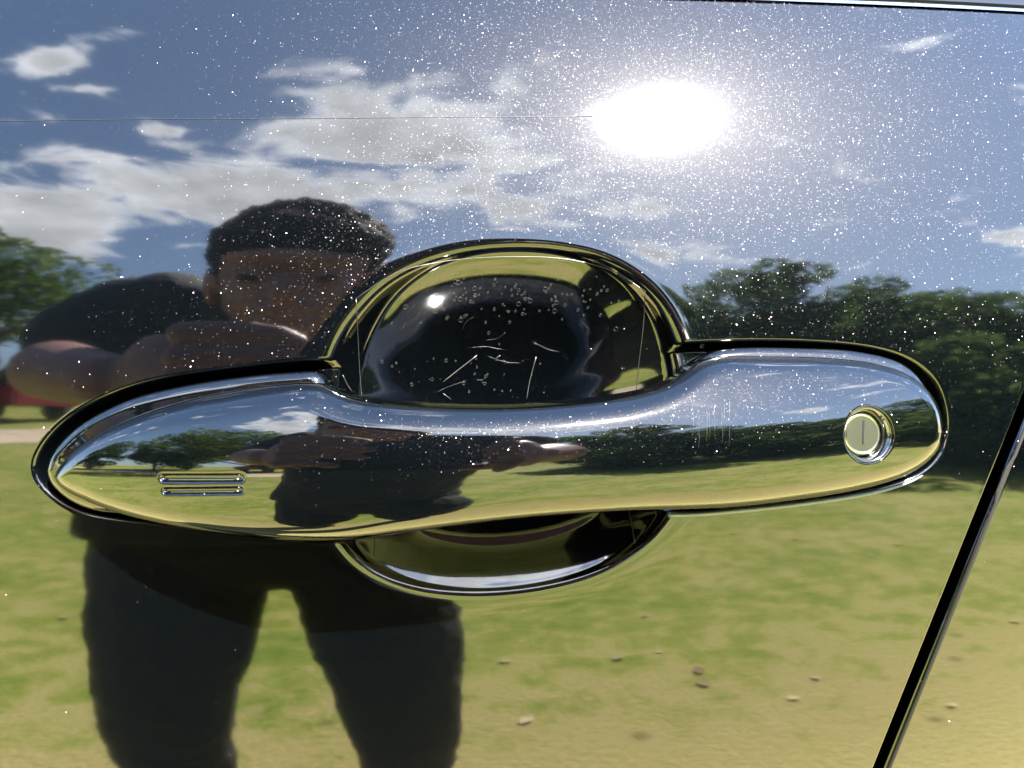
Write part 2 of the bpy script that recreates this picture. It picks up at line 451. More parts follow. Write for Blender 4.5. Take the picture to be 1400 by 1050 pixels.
def dent(x, z):
    """how far the skin is pressed in at x, z"""
    x = np.asarray(x, float); z = np.asarray(z, float); sh = x.shape; xf, zf = x.ravel(), z.ravel()
    out = np.zeros(xf.shape)
    near = (xf > -.15) & (xf < .14) & (zf > -.075) & (zf < .06)
    if near.any():
        P = np.stack([xf[near], zf[near]], 1)
        c = cup_depth(P[:, 0], P[:, 1])
        d = poly_dist(P, rec_poly)
        r = .0045 * sstep(-.0008, .0026, d)
        k = .0012
        mx = .5 * (c + r + np.sqrt((c - r) ** 2 + k * k)) - .5 * k
        out[near] = mx * sstep(0, .004, np.minimum.reduce([P[:, 0] + .15, .14 - P[:, 0], P[:, 1] + .075, .06 - P[:, 1]]))
    return out.reshape(sh)

def skin_y(x, z): return D(x, z) + dent(x, z)

# ------------------------------------------------------------------ car door
door = thing('car_door', 'glossy black car door with curved pull handle, keyhole and scooped bowl', 'car door', (0, 0, ZC - .6))
def PT(x, z, y): return np.stack([x, y, z + .6], -1)     # door-local coordinates (origin at the door's lower edge height)

GAP_A, GAP_B = (1395, 540), (1191, 1050)                 # left edge of the shut line
_t = np.linspace(1.15, -.6, 80); GX, GZ = PX(GAP_A[0] + (GAP_B[0] - GAP_A[0]) * _t, GAP_A[1] + (GAP_B[1] - GAP_A[1]) * _t)
def gap_x(z):
    return np.where(z > GZ[-1], GX[-1] + (z - GZ[-1]) * (GX[-1] - GX[-9]) / (GZ[-1] - GZ[-9]),
                    np.where(z < GZ[0], GX[0] + (z - GZ[0]) * .5 * (GX[8] - GX[0]) / (GZ[8] - GZ[0]), np.interp(z, GZ, GX)))

def belt_z(x):
    xa, za = [float(v) for v in PX(860, -2)]; xb, zb = [float(v) for v in PX(1400, 19)]
    return za + (zb - za) * (x - xa) / (xb - xa)

def axis(lo, hi, a, b, fine, ratio=1.12):
    mid = np.linspace(a, b, int(round((b - a) / fine)) + 1)
    L, s, v = [], fine, a
    while v > lo: s *= ratio; v -= s; L.append(max(v, lo))
    R, s, v = [], fine, b
    while v < hi: s *= ratio; v += s; R.append(min(v, hi))
    return np.array(L[::-1] + list(mid) + R)

zs = axis(-.6, .30, -.075, .06, .00036)
xs = axis(-.42, .60, -.15, .14, .00038)
# columns run straight in the dense zone and lean over into the shut line beyond it
def warp(xs, z, xe):
    x0 = .1405
    t = np.clip((xs - x0) / (xs[-1] - x0), 0, 1)
    return np.where(xs <= x0, xs, x0 + t * (xe - x0))

def skin_mesh():
    xs2 = xs[xs <= .1402]; xs2 = np.concatenate([xs2, np.linspace(.141, .20, 40)])
    zt = zs
    rows = []
    zmin_ok = zt
    X = np.empty((len(zt), len(xs2))); Z = np.empty_like(X)
    bz = None
    for i, z in enumerate(zt):
        Z[i] = z; X[i] = warp(xs2, z, 0)
    return None

# the shut line crosses the dense zone low down, so the door is cut along it: columns are squeezed towards the line
xs_n = axis(-.42, .118, -.15, .105, .00038)
U = (xs_n - xs_n[0]) / (xs_n[-1] - xs_n[0])
Zg, Ug = np.meshgrid(zs, U, indexing='ij')
XE = gap_x(Zg)                                           # right edge per row
base_right = xs_n[-1]
t_ = sstep(.070, base_right, xs_n)[None, :] 
Xg = xs_n[None, :] + (XE - base_right) * np.where(xs_n[None, :] > .02, ((xs_n[None, :] - .02) / (base_right - .02)), 0) ** 1.0
# rows are squeezed the same way up to the belt line
btop = belt_z(np.clip(Xg, -.42, .4))
zt_ = zs[-1]
Zw = np.where(Zg > .055, .055 + (Zg - .055) * (btop - .055) / (zt_ - .055), Zg)
Xg = np.where(Zg > .055, xs_n[None, :] + (gap_x(Zw) - base_right) * np.where(xs_n[None, :] > .02, ((xs_n[None, :] - .02) / (base_right - .02)), 0), Xg)
Yg = skin_y(Xg, Zw)
V = [PT(Xg, Zw, Yg)]
# hem rolled back along the shut line
hem = []
rr = .0009
for a in np.linspace(0, 90, 7)[1:]:
    an = math.radians(a); hem.append((rr * math.sin(an), rr * (1 - math.cos(an))))
hem.append((rr, .012)); hem.append((rr, .03))
HX = np.stack([Xg[:, -1] + hx for hx, hy in hem], 1); HY = np.stack([Yg[:, -1] + hy for hx, hy in hem], 1); HZ = np.repeat(Zw[:, -1:], len(hem), 1)
allX, allY, allZ = np.hstack([Xg, HX]), np.hstack([Yg, HY]), np.hstack([Zw, HZ])
nr, nc = allX.shape
skin = mesh_obj('door_skin', PT(allX, allZ, allY).reshape(-1, 3), grid_faces(nr, nc), M_PAINT, door)

# ------------------------------------------------------------------ neighbouring panel beyond the shut line
GAPW = .0046
rear = thing('rear_door', 'narrow glossy black panel beyond the slanting door gap', 'car door', (0, 0, ZC - .6))
zr = axis(-.6, .30, -.12, .12, .004)
ur = np.concatenate([np.linspace(0, .06, 40), np.linspace(.08, .8, 30)])
Zr, Ur = np.meshgrid(zr, ur, indexing='ij')
x0r = gap_x(Zr) + rr + GAPW
Xr = x0r + Ur
Zr2 = np.where(Zr > .055, .055 + (Zr - .055) * (belt_z(np.clip(Xr, -.4, .6)) - .055) / (zr[-1] - .055), Zr)
Xr = gap_x(Zr2) + rr + GAPW + Ur
Yr = D(Xr, Zr2)
hem2 = [(-hx, hy) for hx, hy in hem[:-1]]; hem2 = hem2[3:]
HX = np.stack([Xr[:, 0] + hx for hx, hy in hem2[::-1]], 1); HY = np.stack([Yr[:, 0] + hy for hx, hy in hem2[::-1]], 1); HZ = np.repeat(Zr2[:, :1], len(hem2), 1)
aX, aY, aZ = np.hstack([HX, Xr]), np.hstack([HY, Yr]), np.hstack([HZ, Zr2])
mesh_obj('door_skin', PT(aX, aZ, aY).reshape(-1, 3), grid_faces(*aX.shape), M_PAINT, rear)
# rubber seal lip that lines the rear edge
zl = np.linspace(-.3, .11, 120)
lip = [(-.0001, .003), (-.0001, -.0001), (.0002, -.0003), (.0008, -.0003), (.0010, .0003)]
bump_ = np.where((zl > float(PX(1385, 672)[1])) & (zl < float(PX(1385, 628)[1])), .0008, 0)
X = np.stack([gap_x(zl) + GAPW + rr + a - bump_ * (b < 0) * (a < .001) for a, b in lip], 1)
Y = np.stack([D(gap_x(zl) + GAPW, zl) + b for a, b in lip], 1)
Zq = np.repeat(zl[:, None], len(lip), 1)
sl = mesh_obj('edge_seal', PT(X, Zq, Y).reshape(-1, 3), grid_faces(*X.shape), simple('grey_edge_seal', (.0030, .0029, .0028), .6, 0, .1), rear)
sl.data.polygons.foreach_set('use_smooth', np.zeros(len(sl.data.polygons), bool))
# jamb sheet added behind the shut line: blocks sky light, black for the gap's shade
X = np.stack([gap_x(zs[::6]) + q for q in (-.03, .0052, .0054)], 1); Zq = np.repeat(zs[::6][:, None], 3, 1)
mesh_obj('jamb_blocker', PT(X, Zq, D(X, Zq) + np.array([.030, .026, .0034])).reshape(-1, 3), grid_faces(*X.shape), simple('jamb_black', (.0004, .0004, .0004), .9, 0, 0), rear)

# belt moulding along the top edge
xb = np.linspace(-.42, .75, 260); zb0 = belt_z(xb)
chrome = [(.0003, -.0006), (.0010, -.0005), (.0018, -.0001)]
X = np.repeat(xb[:, None], len(chrome), 1)
mesh_obj('chrome_strip', PT(X, np.stack([zb0 + a + .0002 for a, b in chrome], 1), np.stack([D(xb, zb0) + .36 * a + b for a, b in chrome], 1)).reshape(-1, 3), grid_faces(*X.shape), simple('bright_strip', (.5, .5, .5), .12, 1.0), door)
prof = [(-.0001, .003), (.0001, .0006), (.0019, .0012), (.0022, .0008), (.0046, .0012), (.0090, .0034), (.0125, .0052), (.019, .0085), (.022, .014)]
X = np.repeat(xb[:, None], len(prof), 1)
Zb = np.stack([zb0 + a + .0002 for a, b in prof], 1); Yb = np.stack([D(xb, zb0) + b for a, b in prof], 1)
mesh_obj('belt_moulding', PT(X, Zb, Yb).reshape(-1, 3), grid_faces(*X.shape), M_BLACK, door)

# ------------------------------------------------------------------ handle
F_X = [60, 73, 110, 160, 250, 400, 550, 700, 850, 1000, 1100, 1200, 1290]
F_H = np.array([4.5, 5.4, 8.4, 11.8, 17.0, 22.4, 25.0, 25.6, 24.0, 20.8, 17.9, 14.3, 10.6]) / 1000 + np.array([.3, .6, 1.2, 1.8, 2.4, 2.8, 2.8, 2.8, 2.8, 2.6, 2.2, 1.8, 1.2]) / 1000
def Fpx(px): return np.interp(px, F_X, F_H)
ht = spline(H_TOP, 400, False, 8); hb = spline(H_BOT, 400, False, 8)
def lift(px):
    h = Fpx(px[:, 0]) * .62
    x, z = PX(px[:, 0], px[:, 1], h); return np.stack([x, z], 1)
ht_m, hb_m = lift(ht), lift(hb)
h_poly = np.vstack([ht_m, hb_m[::-1][1:-1]])
xa_, xb_ = ht_m[0, 0], max(ht_m[-1, 0], hb_m[-1, 0]) 
pxs_ref = np.linspace(40, 1320, 300); x_ref = np.array([float(PX(p, 610, float(Fpx(p)) * .7)[0]) for p in pxs_ref])
def x_to_px(x): return np.interp(x, x_ref, pxs_ref)
from_top = lambda x: np.interp(x, ht_m[:, 0], ht_m[:, 1])
from_bot = lambda x: np.interp(x, hb_m[:, 0], hb_m[:, 1])
ZM_X = [73, 200, 450, 700, 900, 1100, 1290]; ZM_Y = [655, 664, 664, 655, 640, 612, 585]
_zm = np.array([float(PX(a, b, float(Fpx(a)))[1]) for a, b in zip(ZM_X, ZM_Y)])
def smooth_interp(x, xp, fp):
    g = np.linspace(xp[0], xp[-1], 400); v = np.interp(g, xp, fp)
    for _ in range(300): v[1:-1] = (v[:-2] + 2 * v[1:-1] + v[2:]) / 4
    return np.interp(x, g, v)

LOCK = np.array([float(v) for v in PX(1184, 594, .0150)])
SLOTS = [((240, 649), (344, 648), .00115), ((243, 666), (344, 664), .00095)]
slot_m = [(np.array([float(v) for v in PX(*a, .0118)]), np.array([float(v) for v in PX(*b, .0150)]), r) for a, b, r in SLOTS]

def handle_h(x, z, d):
    """height of the handle's face over the plain skin; d = distance inside the outline"""
    px = x_to_px(x)
    Fh = smooth_interp(px, F_X, F_H)
    zm = smooth_interp(px, ZM_X, _zm)
    up = np.interp(px, [60, 200, 800, 1000, 1290], [.040, .048, .048, .036, .036]); dn = .050
    dz = z - zm
    face = np.where(dz > 0, dz * dz / (2 * up), dz * dz / (2 * dn))
    zt, zb = from_top(x), from_bot(x)
    hw = np.maximum((zt - zb) / 2, 1e-5)
    rt = np.interp(px, [60, 120, 300, 430, 500, 860, 940, 1000, 1290], [.003, .0050, .0075, .0065, .0075, .0075, .0060, .0045, .0055])
    rb = np.interp(px, [60, 120, 300, 500, 900, 1290], [.003, .0045, .0055, .0060, .0055, .0050])
    wgt = sstep(-.35, .35, dz / hw)
    r = np.minimum(rb + (rt - rb) * wgt, Fh * .8)
    q = np.clip(1 - d / r, 0, 1)
    roll = r * (1 - np.sqrt(np.maximum(1 - q ** 2.2, 0)))
    # lock well and touch slots
    dl = np.hypot(x - LOCK[0], z - LOCK[1])
    well = .0034 * (1 - sstep(.0062, .0076, dl))
    g = np.zeros_like(x)
    for a, b, rad in slot_m:
        e = b - a; t = np.clip(((x - a[0]) * e[0] + (z - a[1]) * e[1]) / (e @ e), 0, 1)
        ds = np.hypot(x - a[0] - t * e[0], z - a[1] - t * e[1])
        g = np.maximum(g, .00100 * (1 - sstep(rad * .25, rad * 1.15, ds)))
    return Fh - face - roll - well - g

def build_handle():
    n = 760; L = xb_ - xa_
    th = np.linspace(0, 1, n)
    s = np.where(th < .5, th, th)
    # even stations with cosine-packed ends
    s = th + 0
    e = .12
    s = np.where(th > 1 - e, 1 - e * (1 - np.sin((th - (1 - e)) / e * math.pi / 2)) , th)
    s = np.where(th < .03, .03 * (1 - np.cos(th / .03 * math.pi / 2)), s)
    s = (s - s[0]) / (s[-1] - s[0])
    xs_ = xa_ + L * s
    m = 150
    u = np.linspace(0, 1, m); u = .5 - .5 * np.cos(u * math.pi) * (1 - .0); u = .55 * u + .45 * np.linspace(0, 1, m)
    zt, zb = from_top(xs_), from_bot(xs_)
    X = np.repeat(xs_[:, None], m, 1); Z = zb[:, None] + (zt - zb)[:, None] * u[None]
    d = np.maximum(poly_dist(np.stack([X.ravel(), Z.ravel()], 1), h_poly), 0).reshape(X.shape)
    d[:, 0] = 0; d[:, -1] = 0; d[0] = 0; d[-1] = 0
    H = handle_h(X, Z, d)
    px = x_to_px(X)
    back = np.interp(px, [60, 380, 480, 860, 960, 1290], [.0005, .0005, .0065, .0068, .0005, .0005])
    q = np.clip(1 - d / .004, 0, 1)
    Hb = np.minimum(back + np.where(back > .001, .0035 * (1 - np.sqrt(1 - q * q)), 0), H - .0015)
    Y = D(X, Z) - H; Yb = D(X, Z) - Hb
    # ring: front bottom->top, then back top->bottom
    RX_ = np.hstack([X, X[:, ::-1]]); RY_ = np.hstack([Y, Yb[:, ::-1]]); RZ_ = np.hstack([Z, Z[:, ::-1]])
    return mesh_obj('pull_handle', PT(RX_, RZ_, RY_).reshape(-1, 3), grid_faces(RX_.shape[0], RX_.shape[1], True), M_PAINT, door)
handle = build_handle()

def pad(name, top, bot, hfun, r, parent, material, n=260, m=46, h0=.004):
    """a low rounded plate with an outline given by an upper and a lower edge in the photograph"""
    t = spline(top, 300, False, 6); b = spline(bot, 300, False, 6)
    tm, bm_ = to_xz(t, h0), to_xz(b, h0)
    xa, xb2 = min(tm[0, 0], bm_[0, 0]), max(tm[-1, 0], bm_[-1, 0])
    th = np.linspace(0, math.pi, n); xs_ = xa + (xb2 - xa) * (.5 - .5 * np.cos(th))
    zt = np.interp(xs_, tm[:, 0], tm[:, 1]); zb = np.interp(xs_, bm_[:, 0], bm_[:, 1])
    zt = np.maximum(zt, zb)
    poly = np.vstack([tm, bm_[::-1][1:-1]])
    u = .5 - .5 * np.cos(np.linspace(0, math.pi, m))
    X = np.repeat(xs_[:, None], m, 1); Z = zb[:, None] + (zt - zb)[:, None] * u
    d = np.maximum(poly_dist(np.stack([X.ravel(), Z.ravel()], 1), poly), 0).reshape(X.shape); d[:, 0] = d[:, -1] = 0; d[0] = d[-1] = 0
    q = np.clip(1 - d / r, 0, 1)
    H = hfun - r * (1 - np.sqrt(1 - q * q)) + np.clip(d - r, 0, .02) * .12
    Yf = D(X, Z) - H; Yk = D(X, Z) + .0042
    RX_ = np.hstack([X, X[:, ::-1]]); RY_ = np.hstack([Yf, Yk[:, ::-1]]); RZ_ = np.hstack([Z, Z[:, ::-1]])
    return mesh_obj(name, PT(RX_, RZ_, RY_).reshape(-1, 3), grid_faces(RX_.shape[0], RX_.shape[1], True), material, parent)

pad('handle_base', [(56, 645), (62, 625), (78, 603), (108, 577), (170, 546), (235, 529), (330, 514), (400, 508), (430, 508), (444, 520), (450, 560)],
    [(56, 645), (62, 662), (84, 684), (120, 700), (180, 706), (300, 712), (420, 700), (446, 640), (450, 560)], .0038, .0030, door, M_PAINT)
pad('handle_base', [(926, 560), (932, 520), (950, 497), (975, 481), (1010, 475), (1100, 475), (1180, 480), (1240, 497), (1270, 526), (1285, 565), (1287, 590)],
    [(926, 560), (930, 640), (960, 676), (1060, 680), (1160, 672), (1230, 654), (1266, 632), (1283, 612), (1287, 590)], .0036, .0028, door, M_PAINT)

# pale bead of the seal under the rear half of the handle
bead_px = spline([(914, 704), (950, 703), (1000, 699), (1100, 688), (1200, 672), (1245, 659), (1262, 650)], 70)
bx_, bz_ = PX(bead_px[:, 0], bead_px[:, 1], .0012)
mesh_obj('seal_bead', *tube([(x, float(D(x, z)) - .0010, z + .6) for x, z in zip(bx_, bz_)], [.0008 if i < 50 else .0008 - .0006 * (i - 49) / 20 for i in range(70)], 10), simple('seal_grey', (.085, .10, .125), .5, 1.0), door)
# lock cylinder in its well (sub-parts of the handle)
def disc_profile(prof, c, tilt_n, seg=64):
    """lathe: prof = (radius, height along the outward axis)"""
    n = Vector(tilt_n).normalized(); ux = Vector((1, 0, 0)); ux = (ux - n * ux.dot(n)).normalized(); uz = n.cross(ux)
    V, Fc = [], []
    for r, h in prof:
        for k in range(seg):
            a = 2 * math.pi * k / seg
            V.append(tuple(Vector(c) + ux * math.cos(a) * r + uz * math.sin(a) * r + n * h))
    for i in range(len(prof) - 1):
        for k in range(seg):
            k2 = (k + 1) % seg; Fc.append((i * seg + k, i * seg + k2, (i + 1) * seg + k2, (i + 1) * seg + k))
    Fc.append(tuple(range((len(prof) - 1) * seg, len(prof) * seg)))
    return V, Fc
lx, lz = LOCK
hl = float(handle_h(np.array([lx]), np.array([lz + .0085]), np.array([.02]))[0])
lc = (lx, float(D(lx, lz)) - hl, lz + .6)
ln = (.20, -1, .06)
ring = mesh_obj('lock_ring', *disc_profile([(.0060, -.0034), (.0072, -.0004), (.0073, .0001), (.0070, .0003), (.0066, .0000), (.0057, -.0020), (.0055, -.0032)], lc, ln), M_LOCKRING, handle)
V_, F_ = disc_profile([(.0056, -.0040), (.0056, -.0020), (.0054, -.0015), (.0050, -.0013), (.0048, -.0014), (.0046, -.0014)], (lc[0] - .0004, lc[1], lc[2] + .0002), ln)
face = mesh_obj('lock_cylinder', V_, F_, M_LOCK, handle)
n_ = Vector(ln).normalized(); cc = Vector(lc) + Vector((-.0004, 0, .0002)) + n_ * (-.00138)
ux = Vector((1, 0, 0)); ux = (ux - n_ * ux.dot(n_)).normalized(); uz = n_.cross(ux)
if uz.z < 0: uz = -uz
a_ = .08
kx = ux * math.cos(a_) + uz * math.sin(a_) * 0; 
V_ = [tuple(cc + ux * (sx * .00022 + .0003 + sz * .00022) + uz * (sz * .0031 + .0004) + n_ * h) for h in (0, .0001) for sx, sz in ((-1, -1), (1, -1), (1, 1), (-1, 1))]
mesh_obj('key_slot', V_, [(0, 1, 2, 3), (4, 7, 6, 5), (0, 4, 5, 1), (1, 5, 6, 2), (2, 6, 7, 3), (3, 7, 4, 0)], M_SLOT, handle, False)

# touch ridges lying in the two slots
for a, b, rad in slot_m:
    e = b - a; pts = []
    for t in np.linspace(.02, .98, 14):
        q = a + e * t
        hh = float(handle_h(np.array([q[0]]), np.array([q[1]]), np.array([.02]))[0])
        pts.append((q[0], float(D(q[0], q[1])) - hh - .00006, q[1] + .6 - rad * .36))
    mesh_obj('touch_ridge', *tube(pts, rad * .24, 8), M_CHROME, handle)

# ------------------------------------------------------------------ protective film in the bowl: edges, scratches, bubbles
def on_skin(px, py, lift_=.0001):
    """point of the pressed skin seen at a pixel"""
    dx, dz = (px - 700) / FPX, -(py - 525) / FPX; t = .205
    for _ in range(60):
        t += .5 * ((.205 + float(skin_y(np.array([dx * t]), np.array([dz * t]))[0])) - t)
    x, z = dx * t, dz * t
    return (x, t - .205 - lift_, z + .6)
def skin_line(pxs, r, name, material, seg=5, n=18):
    q = spline(pxs, n, False, 0)
    return mesh_obj(name, *tube([on_skin(a, b) for a, b in q], r, seg), material, door)
skin_line([(487, 408), (489, 450), (492, 510), (496, 560)], .00011, 'film_edge', M_FILM)
skin_line([(882, 398), (880, 440), (873, 500), (868, 552)], .00010, 'film_edge', M_FILM)
skin_line([(487, 408), (540, 374), (610, 357), (700, 351), (780, 355), (840, 372), (882, 398)], .00009, 'film_edge', M_FILM, n=40)
skin_line([(511, 722), (512, 745), (512, 764)], .00012, 'film_edge', M_FILM)
skin_line([(859, 693), (864, 720), (868, 742)], .00010, 'film_edge', M_FILM)
skin_line([(606, 522), (630, 503), (652, 486)], .00012, 'scratch_streak', M_SCRATCH, n=8)
skin_line([(720, 546), (724, 522), (733, 488)], .00012, 'scratch_streak', M_SCRATCH, n=8)
skin_line([(469, 513), (474, 524), (481, 535)], .00010, 'scratch_streak', M_SCRATCH, n=6)
skin_line([(678, 490), (684, 486)], .00012, 'scratch_streak', M_SCRATCH, n=4)
skin_line([(606, 538), (617, 546)], .00008, 'scratch_streak', M_SCRATCH, n=4)
skin_line([(-20, 166), (200, 163), (420, 162), (640, 160), (810, 159)], .00005, 'scratch_streak', M_FAINT, n=30)  # streak of sun glare, drawn as a thin pale thread on the skin
rnd = random.Random(5)
parts = []
def ring_mesh(c, n, R, r, s1=14, s2=4):
    n = Vector(n).normalized(); u = n.orthogonal().normalized(); v = n.cross(u); V, Fc = [], []
    for i in range(s1):
        a = 2 * math.pi * i / s1; dr = u * math.cos(a) + v * math.sin(a)
        for j in range(s2):
            b = 2 * math.pi * j / s2; V.append(tuple(Vector(c) + dr * (R + r * math.cos(b)) + n * r * math.sin(b)))
    for i in range(s1):
        for j in range(s2):
            Fc.append((i * s2 + j, i * s2 + (j + 1) % s2, ((i + 1) % s1) * s2 + (j + 1) % s2, ((i + 1) % s1) * s2 + j))
    return V, Fc
for k in range(150):
    if k < 115: px, py = rnd.gauss(715, 75), rnd.gauss(408, 19)
    else: px, py = rnd.uniform(520, 760), rnd.uniform(490, 540)
    if not (505 < px < 865 and 372 < py < 545): continue
    c = on_skin(px, py, 0); e = .0006
    gx = (on_skin(px + 4, py, 0)[1] - c[1]) / (on_skin(px + 4, py, 0)[0] - c[0]); gz = (on_skin(px, py - 4, 0)[1] - c[1]) / (on_skin(px, py - 4, 0)[2] - c[2])
    R = rnd.choice((.00016, .0002, .00025, .0003, .0004, .0006)) * (1 if k < 115 else .7)
    parts.append(ring_mesh(c, (gx, -1, gz), R, .00003))
for k in range(7):
    cx_, cy_ = rnd.uniform(530, 830), rnd.uniform(440, 535); an = rnd.uniform(-.9, .9); L = rnd.uniform(8, 26); bend = rnd.uniform(-.5, .5)
    skin_line([(cx_ - L * math.cos(an), cy_ + L * math.sin(an)), (cx_ + bend * 6, cy_ + bend * 8), (cx_ + L * math.cos(an), cy_ - L * math.sin(an))], .000022, 'scratch_streak', M_FAINT, n=9)
def on_handle(px, py):
    dx, dz = (px - 700) / FPX, -(py - 525) / FPX; t = .19
    for _ in range(40):
        x, z = np.array([dx * t]), np.array([dz * t])
        t = .205 + float(D(x, z)[0]) - float(handle_h(x, z, np.array([.02]))[0])
    return (dx * t, t - .205 - .00002, dz * t + .6)
for k in range(8):
    qx = 950 + k * 7 + rnd.uniform(-3, 3); y0, y1 = rnd.uniform(548, 562), rnd.uniform(592, 614)
    mesh_obj('scratch_streak', *tube([on_handle(qx + rnd.uniform(-1, 1), y0 + (y1 - y0) * t) for t in (0, .25, .5, .75, 1)], rnd.uniform(.000014, .000032), 5), M_FAINT, handle)
bub = mesh_obj('film_bubbles', *merge(parts), M_DUST, door)
bub['kind'] = 'stuff'

# ------------------------------------------------------------------ lawn, path
def ground_z(x, y):
    r = np.maximum(0, -y - 3.0)
    base = .112 * r * r / (r + 3.0)
    base = base * (1 - .85 * sstep(0, 4, x))
    right = sstep(2, 10, x) * .16 * np.maximum(0, -y - 7.5)
    return np.minimum(base, 4.0) + np.minimum(right, 5.0)
gx_ = np.concatenate([np.linspace(-90, -8, 50), np.linspace(-7.8, 7.8, 120), np.linspace(8, 90, 50)])
gy_ = np.concatenate([np.linspace(-110, -8, 70), np.linspace(-7.8, 3, 90), np.linspace(4, 40, 14)])
Yy, Xx = np.meshgrid(gy_, gx_, indexing='ij')
rs = np.random.RandomState(3)
Zz = ground_z(Xx, Yy)
lawn = mesh_obj('lawn', np.stack([Xx, Yy, Zz], -1).reshape(-1, 3), grid_faces(*Xx.shape), M_LAWN)
lawn['kind'] = 'structure'
def strip(name, line, w0, w1, material, lift_=.006):
    V = []; n = 60
    P_ = spline(line, n)
    for i, (x, y) in enumerate(P_):
        a, b = P_[max(i - 1, 0)], P_[min(i + 1, n - 1)]; t = (b - a) / np.linalg.norm(b - a); nn = np.array([-t[1], t[0]])
        for q in np.linspace(-w0, w1, 9):
            p = np.array([x, y]) + nn * q; V.append((p[0], p[1], float(ground_z(p[0], p[1])) + lift_))
    o = mesh_obj(name, V, grid_faces(n, 9), material); o['kind'] = 'structure'; return o
strip('sand_path', [(-40, -13), (-20, -11.4), (-9, -10.4), (-5, -10.6), (-3.0, -13), (-2.5, -20), (-3, -40)], 1.5, 1.5, M_PATH)

# fallen leaves on the lawn
rl = random.Random(11)
leaf_me = None
LP = [(90, 845), (575, 740), (600, 735), (880, 842), (845, 900), (900, 890), (955, 918), (1085, 738), (1115, 928), (1228, 745), (1300, 965), (1350, 745), (1385, 850), (1000, 730), (690, 905), (960, 935), (1190, 760), (270, 700), (720, 985), (1085, 955)]
for i, (px, py) in enumerate(LP):
    p, r = REFL(px, py)
    if r[2] > -.02: continue
    t = (p[2] - 0) / -r[2]; q = p + r * t
    for _ in range(5):
        t = (p[2] - float(ground_z(q[0], q[1]))) / -r[2]; q = p + r * t
    if leaf_me is None:
        V_ = []; 
        outline = [(0, -.045), (.02, -.03), (.034, 0), (.024, .03), (0, .055), (-.022, .032), (-.036, .004), (-.022, -.028)]
        V_ = [(0, 0, .006)] + [(a, b, .016 + .012 * math.sin(3 * k)) for k, (a, b) in enumerate(outline)]
        o = mesh_obj('fallen_leaf', V_, [(0, k + 1, (k + 1) % 8 + 1) for k in range(8)], M_DEADLEAF)
        leaf_me = o.data
    else:
        o = bpy.data.objects.new('fallen_leaf', leaf_me); C.objects.link(o)
    o.location = (q[0], q[1], float(ground_z(q[0], q[1])) + .004); o.rotation_euler = (rl.uniform(-.2, .2), rl.uniform(-.2, .2), rl.uniform(0, 6.3))
    s = rl.uniform(.25, .5); o.scale = (s, s, s)
    tag(o, 'small dry tan leaf lying on the lawn', 'leaf', 'fallen leaves on the lawn')

# ------------------------------------------------------------------ trees
def crown_mesh(name, seed, h, r, trunk_h, nclump, nleaf, leaf, material, flat=1.0):
    rg = np.random.RandomState(seed)
    V, Fc = [], []
    cl = []
    ox = -2.6 if flat < 1 else 0.0
    for _ in range(nclump):
        while True:
            p = rg.uniform(-1, 1, 3)
            if p @ p < .92 and p @ p > .12: break
        cl.append((p[0] * r + ox, p[1] * r, trunk_h + (h - trunk_h) * (.5 + .5 * p[2] * flat), rg.uniform(.20, .36) * r))
    cl = np.array(cl)
    idx = rg.randint(0, nclump, nleaf)
    g = rg.normal(0, 1, (nleaf, 3)); g /= np.linalg.norm(g, axis=1)[:, None]; rad = rg.uniform(.45, 1.0, nleaf) ** .5
    ctr = cl[idx, :3] + g * (cl[idx, 3] * rad)[:, None] * np.array([1, 1, .7])
    a = rg.normal(0, 1, (nleaf, 3)); a /= np.linalg.norm(a, axis=1)[:, None]
    b = np.cross(a, rg.normal(0, 1, (nleaf, 3))); b /= np.linalg.norm(b, axis=1)[:, None]
    s = leaf * rg.uniform(.6, 1.4, nleaf)[:, None]
    q = np.stack([ctr - a * s, ctr + b * s * .55, ctr + a * s, ctr - b * s * .55], 1).reshape(-1, 3)
    f = np.arange(nleaf * 4).reshape(-1, 4)
    return q, f, cl

